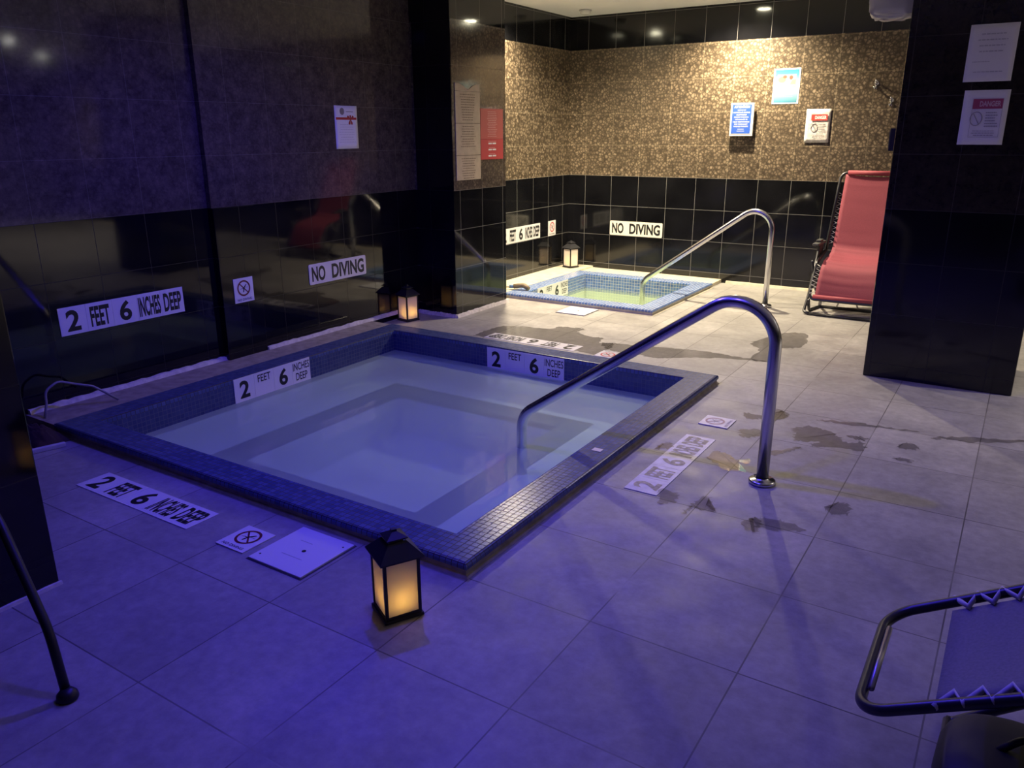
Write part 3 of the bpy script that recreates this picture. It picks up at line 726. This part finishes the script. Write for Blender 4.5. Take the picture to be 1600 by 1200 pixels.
# ------------------------------------------------------------------ ceiling and column fixtures
t = empty('smoke_detector', (-3.86, 7.33, CEIL), 'small white smoke detector on the alcove ceiling near the corner', 'smoke detector')
obj('base_ring', lathe(bmesh.new(), [(0, -.001), (.06, -.001), (.06, -.012), (.05, -.014)], (0, 0, 0), 28), simple('grey plastic', (.45, .45, .45), .5), t, True)
obj('cover', lathe(bmesh.new(), [(.052, -.012), (.05, -.03), (.035, -.042), (0, -.044)], (0, 0, 0), 28), simple('white plastic', (.62, .62, .6), .45), t, True)
# plastic-wrapped fixture beside the right column
t = empty('wrapped_emergency_light', (-.84, 5.42, 2.24), 'white fixture wrapped in crumpled plastic high beside the right column', 'light fixture')
bm = bmesh.new(); bmesh.ops.create_uvsphere(bm, u_segments=28, v_segments=18, radius=1)
rnd = random.Random(3)
for v in bm.verts:
    c = v.co; c.x = math.copysign(abs(c.x)**.45, c.x)*.135; c.y = math.copysign(abs(c.y)**.5, c.y)*.09; c.z = math.copysign(abs(c.z)**.4, c.z)*.19
    v.co += Vector((rnd.uniform(-1, 1), rnd.uniform(-1, 1), rnd.uniform(-1, 1)))*.007
obj('plastic_wrap', bm, simple('cloudy plastic', (.62, .60, .58), .3), t, True)
bm = bmesh.new(); bx(bm, .10, .139, -.05, .05, -.08, .08, .005); obj('bracket', bm, BLKMET, t)
t = empty('globe_light', (-.30, YC, 2.20), 'round white unlit globe high on the dark right column', 'light fixture')
bm = bmesh.new(); bmesh.ops.create_uvsphere(bm, u_segments=28, v_segments=18, radius=.125); bmesh.ops.translate(bm, verts=bm.verts, vec=(0, -.14, .0))
obj('globe', bm, simple('milky globe', (.62, .56, .52), .35), t, True)
obj('wall_plate', bx(bmesh.new(), -.05, .05, -.03, -.001, -.05, .05, .004), BLKMET, t)
t = empty('wall_box', (-.70, 5.4, 1.42), 'small dark box fixed to the side of the right column above the red chair', 'box')
obj('case', box(-.065, -.001, -.05, .05, -.10, .03, .004), simple('black plastic', (.02, .02, .022), .5), t)
obj('cover_plate', box(-.069, -.065, -.04, .04, -.08, .02, .001), simple('black plastic plate', (.03, .03, .032), .4), t)
# coat hooks on the back wall
for k, (x, z, lb) in enumerate(((-1.26, 1.80, 'chrome wall hook on the granite wall, left of the two'), (-1.125, 1.66, 'chrome wall hook on the granite wall, right of the two and closest to the column'))):
    t = empty('wall_hook', (x, YB, z), lb, 'hook', 'hooks on the granite wall')
    obj('mount', lathe(bmesh.new(), [(0, 0), (.018, 0), (.018, .004), (0, .005)], (0, 0, 0), 18), STEEL, t, True).matrix_local = Matrix.Rotation(R(90), 4, 'X') @ Matrix.Translation((0, .025, .001))
    bm = bmesh.new(); tube(bm, fillet([(0, -.004, .03), (0, -.05, .03), (0, -.055, .05)], [.01], 5), .006, 10); tube(bm, fillet([(0, -.004, .01), (-.004, -.04, -.035), (-.006, -.06, -.005)], [.018], 6), .006, 10)
    bx(bm, -.008, .008, -.008, -.001, -.02, .045, .002); obj('prongs', bm, STEEL, t, True)

# ------------------------------------------------------------------ hoses and odds by the tubs
t = empty('hose', (-4.05, 2.0, .05), 'thin grey hose arching over the left end of the large hot tub', 'hose')
bm = bmesh.new(); pts = [(-.02, -.09, 0), (-.04, -.06, .06), (-.05, -.05, .13), (-.045, .02, .165), (-.03, .10, .13), (0, .17, .105), (.02, .22, .06), (.05, .27, .01)]
tube(bm, fillet(pts, .05, 4), .0065, 10); obj('tubing', bm, simple('grey rubber', (.26, .24, .26), .5), t, True)
t = empty('cloth', (-3.96, 1.79, 0), 'crumpled dark brown cloth at the left corner of the large hot tub', 'cloth')
bm = bmesh.new(); rnd = random.Random(11); n = 16
g = [[bm.verts.new((-.16+.34*i/n, -.07+.16*j/n, .002+.075*math.sin(math.pi*i/n)**.6*math.sin(math.pi*j/n)**.6*(.55+.45*rnd.random()))) for j in range(n+1)] for i in range(n+1)]
for i in range(n):
    for j in range(n): bm.faces.new((g[i][j], g[i+1][j], g[i+1][j+1], g[i][j+1]))
obj('folds', bm, simple('dark brown cloth', (.045, .022, .02), .9), t, True)
t = empty('plastic_strip', (-3.76, 1.71, 0), 'short white plastic strip on the floor at the left corner of the large tub', 'strip', rotz=R(74))
obj('bar', box(-.115, .115, -.012, .012, .001, .022, .003), simple('white strip', (.6, .58, .62), .5), t)
t = empty('paper_scrap', (-3.915, 1.715, 0), 'small crumpled white scrap beside the white strip at the tub corner', 'scrap')
bm = bmesh.new(); bmesh.ops.create_icosphere(bm, subdivisions=2, radius=.035)
for v in bm.verts: v.co = Vector((v.co.x*1.6, v.co.y, v.co.z*.4))*(.8+.4*rnd.random())+Vector((0, 0, .017))
obj('crumple', bm, simple('scrap white', (.55, .52, .56), .7), t)
t = empty('hose', (-4.0, 6.02, .05), 'pale hose with brown nozzle lying on the corner of the small hot tub', 'hose')
bm = bmesh.new(); tube(bm, fillet([(-.15, .0, .02), (-.05, .03, .035), (.04, .05, .03), (.09, .075, .03)], .04, 4), .012, 12); obj('tubing', bm, simple('cream hose', (.62, .58, .48), .5), t, True)
bm = bmesh.new(); tube(bm, [(.07, .06, .03), (.11, .085, .032)], .016, 12); obj('collar', bm, simple('blue collar', (.08, .16, .35), .4), t, True)
bm = bmesh.new(); tube(bm, fillet([(.105, .08, .032), (.19, .12, .045), (.25, .10, .022)], .05, 5), .022, 12); obj('nozzle', bm, simple('brown nozzle', (.22, .16, .09), .5), t, True)
tag(obj('sticker', box(-1.50, -1.455, 3.0, 3.035, .0555, .0568), simple('cream sticker', (.75, .68, .5), .5)), 'small cream sticker on the right coping of the large hot tub', 'sticker')

# ------------------------------------------------------------------ zero-gravity loungers
REDF = simple('red mesh fabric', (.27, .045, .07), .75, noise=.12, nscale=160)
GREYF = simple('grey mesh fabric', (.22, .21, .22), .75, noise=.12, nscale=160)
FRAME = simple('dark chair tube', (.055, .055, .06), .33, .6)
CORD = simple('white lacing cord', (.62, .6, .6), .5)
def sling(bm, prof, x0, x1, sag=.02, n=14, wr=.0):
    rows = []; rnd = random.Random(5)
    for i, (a, z) in enumerate(prof):
        row = []
        for j in range(n+1):
            u = j/n; s_ = math.sin(math.pi*u)*sag
            row.append(bm.verts.new((x0+(x1-x0)*u, a+s_*.3, z-s_+wr*math.sin(i*2.3)*(.5+.5*math.sin(u*5)))))
        rows.append(row)
    for a, b in zip(rows, rows[1:]):
        for j in range(n): bm.faces.new((a[j], a[j+1], b[j+1], b[j]))
    return bm
def lacing(bm, pa, pb, n, r=.003):
    """zigzag cord between two rails given as functions of t"""
    pts = []
    for k in range(2*n+1):
        t_ = k/(2*n); pts.append(pa(t_) if k % 2 == 0 else pb(t_))
    return tube(bm, pts, r, 6)
# red one beside the right column
t = empty('zero_gravity_chair', (-1.1, 6.95, 0), 'red fabric reclining chair with dark tube frame beside the right column', 'chair'); off = t.location.copy()
xl, xr = -1.40, -.80
dense = []
ctrl = [(7.385, 1.085), (7.355, 1.0), (7.30, .84), (7.23, .64), (7.175, .50), (7.12, .455), (7.0, .43), (6.88, .415), (6.79, .37), (6.735, .29), (6.70, .21), (6.68, .155)]
for (a, b), (c, d) in zip(ctrl, ctrl[1:]):
    for k in range(4): dense.append((a+(c-a)*k/4, b+(d-b)*k/4))
dense.append(ctrl[-1])
bm = sling(bmesh.new(), dense, xl+.045, xr-.045, .018, 16, .004)
o = obj('sling', bm, REDF, t, True, off); md = o.modifiers.new('t', 'SOLIDIFY'); md.thickness = .006
bm = bmesh.new(); tube(bm, [(xl+.06, 7.39, 1.10), (xr-.06, 7.39, 1.10)], .02, 14); obj('top_sleeve', bm, simple('red sleeve', (.30, .045, .065), .7), t, True, off)
bm = bmesh.new(); tube(bm, [(xl+.03, 6.68, .15), (xr-.03, 6.68, .15)], .018, 14); obj('foot_sleeve', bm, simple('red sleeve', (.30, .045, .065), .7), t, True, off)
bm = bmesh.new(); tube(bm, fillet([(xl, 7.14, .47), (xl+.005, 7.40, 1.10), (xr-.005, 7.40, 1.10), (xr, 7.14, .47)], [.06, .06], 8), .0125, 14); obj('back_frame', bm, FRAME, t, True, off)
bm = bmesh.new(); tube(bm, fillet([(xl, 7.16, .48), (xl, 6.84, .405), (xl, 6.675, .13), (xr, 6.675, .13), (xr, 6.84, .405), (xr, 7.16, .48)], [.08, .05, .05, .08], 8), .0125, 14); obj('seat_frame', bm, FRAME, t, True, off)
for x_ in (xl-.03, xr+.03):
    bm = bmesh.new(); s_ = 1 if x_ > -1.1 else -1
    tube(bm, fillet([(x_, 7.02, .53), (x_, 6.80, .14), (x_, 6.68, .02), (x_-s_*.05, 6.655, .013)], [.05, .03], 6), .012, 12); obj('leg', bm, FRAME, t, True, off)
    bm = bmesh.new(); tube(bm, fillet([(x_, 6.80, .42), (x_, 7.10, .10), (x_, 7.28, .014), (x_-s_*.05, 7.30, .013)], [.05, .03], 6), .012, 12); obj('leg', bm, FRAME, t, True, off)
    bm = bmesh.new(); bx(bm, x_-.028, x_+.028, 6.86, 7.14, .535, .556, .008); bx(bm, x_-.02, x_+.02, 6.95, 7.06, .556, .575, .006); obj('armrest', bm, simple('black plastic armrest', (.05, .05, .048), .5), t, False, off)
    bm = bmesh.new(); bx(bm, x_-.01, x_+.012, 6.98, 7.12, .40, .54, .004); obj('lock_bracket', bm, simple('black plastic', (.02, .02, .022), .5), t, False, off)
bm = bmesh.new(); tube(bm, [(xl+.02, 6.655, .013), (xr-.02, 6.655, .013)], .012, 12); obj('floor_bar', bm, FRAME, t, True, off)
bm = bmesh.new(); tube(bm, [(xl+.02, 7.0, .013), (xr-.02, 7.0, .013)], .012, 12)
tube(bm, fillet([(xl, 6.68, .12), (xl-.015, 6.80, .013), (xl+.03, 7.0, .013)], [.05], 6), .012, 12); obj('floor_bar', bm, FRAME, t, True, off)
bm = bmesh.new(); tube(bm, [(-1.22, 6.9, .04), (-1.08, 6.95, .38)], .006, 8); tube(bm, [(-1.05, 6.9, .04), (-1.2, 6.95, .38)], .006, 8); obj('cross_brace', bm, STEEL, t, True, off)
for x_, s_ in ((xl, 1), (xr, -1)):
    bm = bmesh.new()
    f1 = lambda q, x_=x_, s_=s_: Vector((x_, 7.17+.19*q, .52+.42*q)); f2 = lambda q, x_=x_, s_=s_: Vector((x_+s_*.045, 7.16+.19*q, .52+.42*q))
    lacing(bm, f1, f2, 11); obj('lacing', bm, CORD, t, True, off); bm = bmesh.new(); f1 = lambda q, x_=x_, s_=s_: Vector((x_, 6.83-.15*q, .395-.22*q)); f2 = lambda q, x_=x_, s_=s_: Vector((x_+s_*.045, 6.82-.14*q, .39-.21*q))
    lacing(bm, f1, f2, 7); obj('lacing', bm, CORD, t, True, off)
# near one, only its foot end in view
t = empty('zero_gravity_lounger', (.5, 1.75, 0), 'grey reclining lounger with dark tube frame at the bottom right corner', 'chair'); off = t.location.copy()
KX, KZ = .40, .60
def zz(x): return .285+(x+.12)*(KZ-.285)/(KX+.12)
ya, yb2 = 1.50, 1.955
bm = bmesh.new(); tube(bm, fillet([(1.2, ya, .52), (.75, ya, .50), (KX, ya, KZ), (-.135, ya+.02, .285), (-.135, yb2-.02, .285), (KX, yb2, KZ), (.75, yb2, .50), (1.2, yb2, .52)], [.2, .1, .07, .07, .1, .2], 10), .0125, 16)
obj('seat_frame', bm, FRAME, t, True, off)
bm = bmesh.new(); rows = []
for i in range(30):
    x_ = .0+i*.038; z_ = zz(x_) if x_ < KX-.06 else (zz(KX)-.012 if x_ < KX+.04 else KZ-.03-(x_-KX)*.25 if x_ < .75 else .50)
    rows.append([bm.verts.new((x_, ya+.045+(yb2-ya-.09)*j/12, z_-.012*math.sin(math.pi*j/12))) for j in range(13)])
for a, b in zip(rows, rows[1:]):
    for j in range(12): bm.faces.new((a[j], a[j+1], b[j+1], b[j]))
o = obj('sling', bm, GREYF, t, True, off); md = o.modifiers.new('t', 'SOLIDIFY'); md.thickness = .005
for y0, y1 in ((ya+.004, ya+.054), (yb2-.004, yb2-.054)):
    pts = []
    for k in range(10):
        x_ = .0+k*.045; pts += [(x_, y0, zz(x_)+.012), (x_+.03, y1, zz(x_+.03)+.008)]
    obj('lacing', tube(bmesh.new(), pts, .0075, 8), CORD, t, True, off)
bm = bmesh.new(); tube(bm, [(-.12, ya+.10, .297), (-.12, yb2-.10, .297)], .007, 8); obj('end_rod', bm, simple('worn bright rod', (.4, .38, .34), .35, .8), t, True, off)
for y_ in (ya-.02, yb2+.02):
    bm = bmesh.new(); tube(bm, fillet([(.62, y_, .50), (.12, y_, .08), (.045, y_, .014), (.03, y_, .013)], [.05, .02], 6), .0125, 12); obj('leg', bm, FRAME, t, True, off)
    bm = bmesh.new(); tube(bm, fillet([(.30, y_, .50), (.72, y_, .08), (.80, y_, .014), (.83, y_, .013)], [.05, .02], 6), .0125, 12); obj('leg', bm, FRAME, t, True, off)
bm = bmesh.new(); tube(bm, [(.035, ya-.02, .014), (.035, yb2+.02, .014)], .0125, 12); obj('floor_bar', bm, FRAME, t, True, off)

t = empty('filler', (.215, 1.68, 0), 'dark rounded bag on the floor under the grey lounger', 'filler')  # added dark filler; what stands here is unclear
bm = bmesh.new(); bmesh.ops.create_uvsphere(bm, u_segments=28, v_segments=16, radius=1)
for v in bm.verts:
    c = v.co; c.x = math.copysign(abs(c.x)**.6, c.x)*.20; c.y = math.copysign(abs(c.y)**.6, c.y)*.17; c.z = math.copysign(abs(c.z)**.6, c.z)*.10+.102
obj('body', bm, simple('matte black', (.015, .015, .018), .6), t, True)
bm = bmesh.new(); tube(bm, fillet([(-.09, 0, .19), (-.05, 0, .24), (.05, 0, .24), (.09, 0, .19)], .03, 5), .008, 10); obj('top_loop', bm, simple('black loop', (.02, .02, .024), .5), t, True)
# ------------------------------------------------------------------ puddles and wet patches (floor outlines measured on the stone)
WETS = [
    ('wet', [(-3.316, 4.655), (-3.331, 4.871), (-3.268, 5.046), (-3.026, 5.096), (-2.931, 5.140), (-2.932, 5.211), (-2.801, 5.259), (-2.699, 5.249), (-2.712, 5.145), (-2.592, 5.080), (-2.466, 5.069), (-2.433, 4.947), (-2.327, 4.961), (-2.292, 4.778), (-2.307, 4.633), (-2.506, 4.665), (-3.232, 4.650)]),
    ('wet', [(-2.416, 4.958), (-2.099, 5.039), (-1.885, 5.090), (-1.667, 5.115), (-1.490, 5.093), (-1.266, 5.077), (-1.416, 5.047), (-1.681, 4.946), (-1.874, 4.808), (-1.960, 4.774), (-2.126, 4.803), (-2.266, 4.794)]),
    ('wet', [(-1.510, 5.520), (-1.430, 5.811), (-1.363, 5.956), (-1.238, 5.964), (-1.182, 5.670), (-1.208, 5.531), (-1.289, 5.430), (-1.268, 5.130), (-1.375, 5.064), (-1.412, 5.354)]),
    ('wet', [(-1.110, 4.021), (-0.986, 4.039), (-0.945, 4.160), (-0.900, 4.092), (-0.936, 3.978), (-1.001, 3.972), (-1.057, 3.936)]),
    ('wet', [(-1.051, 3.753), (-0.969, 3.804), (-0.935, 3.742), (-0.978, 3.674), (-1.018, 3.679)]),
    ('wet', [(-0.831, 3.912), (-0.764, 3.995), (-0.721, 3.980), (-0.650, 3.972), (-0.599, 3.902), (-0.553, 3.856), (-0.497, 3.904), (-0.477, 3.832), (-0.493, 3.763), (-0.558, 3.769), (-0.678, 3.718), (-0.701, 3.751), (-0.673, 3.793), (-0.776, 3.753), (-0.798, 3.828)]),
    ('wet', [(-0.570, 3.945), (-0.531, 3.975), (-0.484, 3.961), (-0.507, 3.922)]),
    ('wet', [(-0.338, 3.931), (-0.313, 4.007), (-0.270, 3.997), (-0.263, 3.942), (-0.308, 3.914)]),
    ('wet', [(-0.335, 3.761), (-0.312, 3.787), (-0.265, 3.783), (-0.274, 3.752)]),
    ('wet', [(-0.489, 3.063), (-0.463, 3.147), (-0.415, 3.151), (-0.402, 3.077), (-0.440, 3.029)]),
    ('wet', [(-0.751, 4.114), (-0.596, 4.168), (-0.432, 4.189), (-0.279, 4.199), (-0.428, 4.164), (-0.602, 4.117)]),
    ('wet', [(-0.221, 4.126), (-0.139, 4.215), (0.028, 4.282), (0.160, 4.340), (0.161, 4.304), (-0.034, 4.182), (-0.141, 4.159)]),
    ('wet', [(-1.007, 4.055), (-0.952, 4.164), (-0.900, 4.092), (-0.927, 4.004), (-0.966, 3.937)]),
    ('wet', [(-0.842, 3.545), (-0.746, 3.663), (-0.730, 3.655), (-0.769, 3.579), (-0.822, 3.500)]),
    ('wet', [(-0.709, 2.819), (-0.683, 2.855), (-0.602, 2.872), (-0.512, 2.845), (-0.581, 2.793), (-0.658, 2.767)]),
    ('pud', [(-1.076, 3.330), (-1.054, 3.423), (-0.985, 3.398), (-0.948, 3.376), (-0.896, 3.398), (-0.888, 3.349), (-0.919, 3.330), (-0.870, 3.266), (-0.942, 3.221), (-1.023, 3.286)]),
    ('pud', [(-0.941, 2.828), (-0.948, 2.893), (-0.911, 2.922), (-0.892, 2.859), (-0.856, 2.816), (-0.894, 2.799), (-0.923, 2.806)]),
    ('pud', [(-0.954, 2.737), (-0.958, 2.792), (-0.947, 2.822), (-0.939, 2.801), (-0.943, 2.736)]),
    ('pud', [(-0.735, 2.772), (-0.713, 2.833), (-0.671, 2.813), (-0.666, 2.733), (-0.698, 2.720)]),
    ('pud', [(-1.096, 2.827), (-1.108, 2.892), (-1.029, 2.869), (-1.026, 2.792), (-1.061, 2.761)]),
    ('pud', [(-1.302, 3.303), (-1.308, 3.358), (-1.269, 3.402), (-1.255, 3.356), (-1.278, 3.306)]),
]

def blob(pts, sub=9, amp=.22, seed=0):
    """rounded, slightly ragged outline through measured floor points"""
    rnd = random.Random(seed); n = len(pts); out = []
    for i in range(n):
        p0, p1, p2, p3 = (Vector((*pts[(i+k) % n], 0)) for k in (-1, 0, 1, 2))
        for k in range(sub):
            t_ = k/sub
            q = .5*((2*p1)+(-p0+p2)*t_+(2*p0-5*p1+4*p2-p3)*t_*t_+(-p0+3*p1-3*p2+p3)*t_**3)
            out.append((q.x+rnd.uniform(-1, 1)*amp*.06, q.y+rnd.uniform(-1, 1)*amp*.06))
    return out
PLACE = ['around the upside-down depth marker behind the large hot tub', 'streaking from the tub corner to the handrail', 'in a ragged shape behind the main handrail post',
    'just behind the foot of the main handrail', 'beside the faded no diving tile', 'as the biggest blotch right of the handrail', 'as a small dash beside the biggest blotch', 'as a small oval far right of the handrail',
    'as a small dash below the far-right oval', 'as a round blotch on a tile joint', 'as a long thin line before the right column', 'as a long streak at the right edge of the floor',
    'touching the left end of the thin line', 'as a short streak right of the handrail post', 'crossing the handrail shadow nearest the camera',
    'left of the handrail flange, ragged and brownish', 'below the worn depth marker, glinting white', 'as a thin sliver beside the white-glinting puddle',
    'nearest the camera, bubbly', 'at the 2 end of the worn marker, speckled', 'left of the worn marker, by the curb']
for k, (kind, pts) in enumerate(WETS):
    bm = bmesh.new(); z = .0012+.0001*k; ol = blob(pts, seed=k)
    f = bm.faces.new([bm.verts.new((x, y, z)) for x, y in ol]); f.normal_update()
    if f.normal.z < 0: f.normal_flip()
    bmesh.ops.triangulate(bm, faces=[f])
    o = obj('puddle' if kind == 'pud' else 'wet_patch', bm, PUD if kind == 'pud' else WET, recalc=False)
    tag(o, ('shiny water ' if kind == 'pud' else 'dark wet floor patch ')+PLACE[k], 'puddle' if kind == 'pud' else 'wet patch')
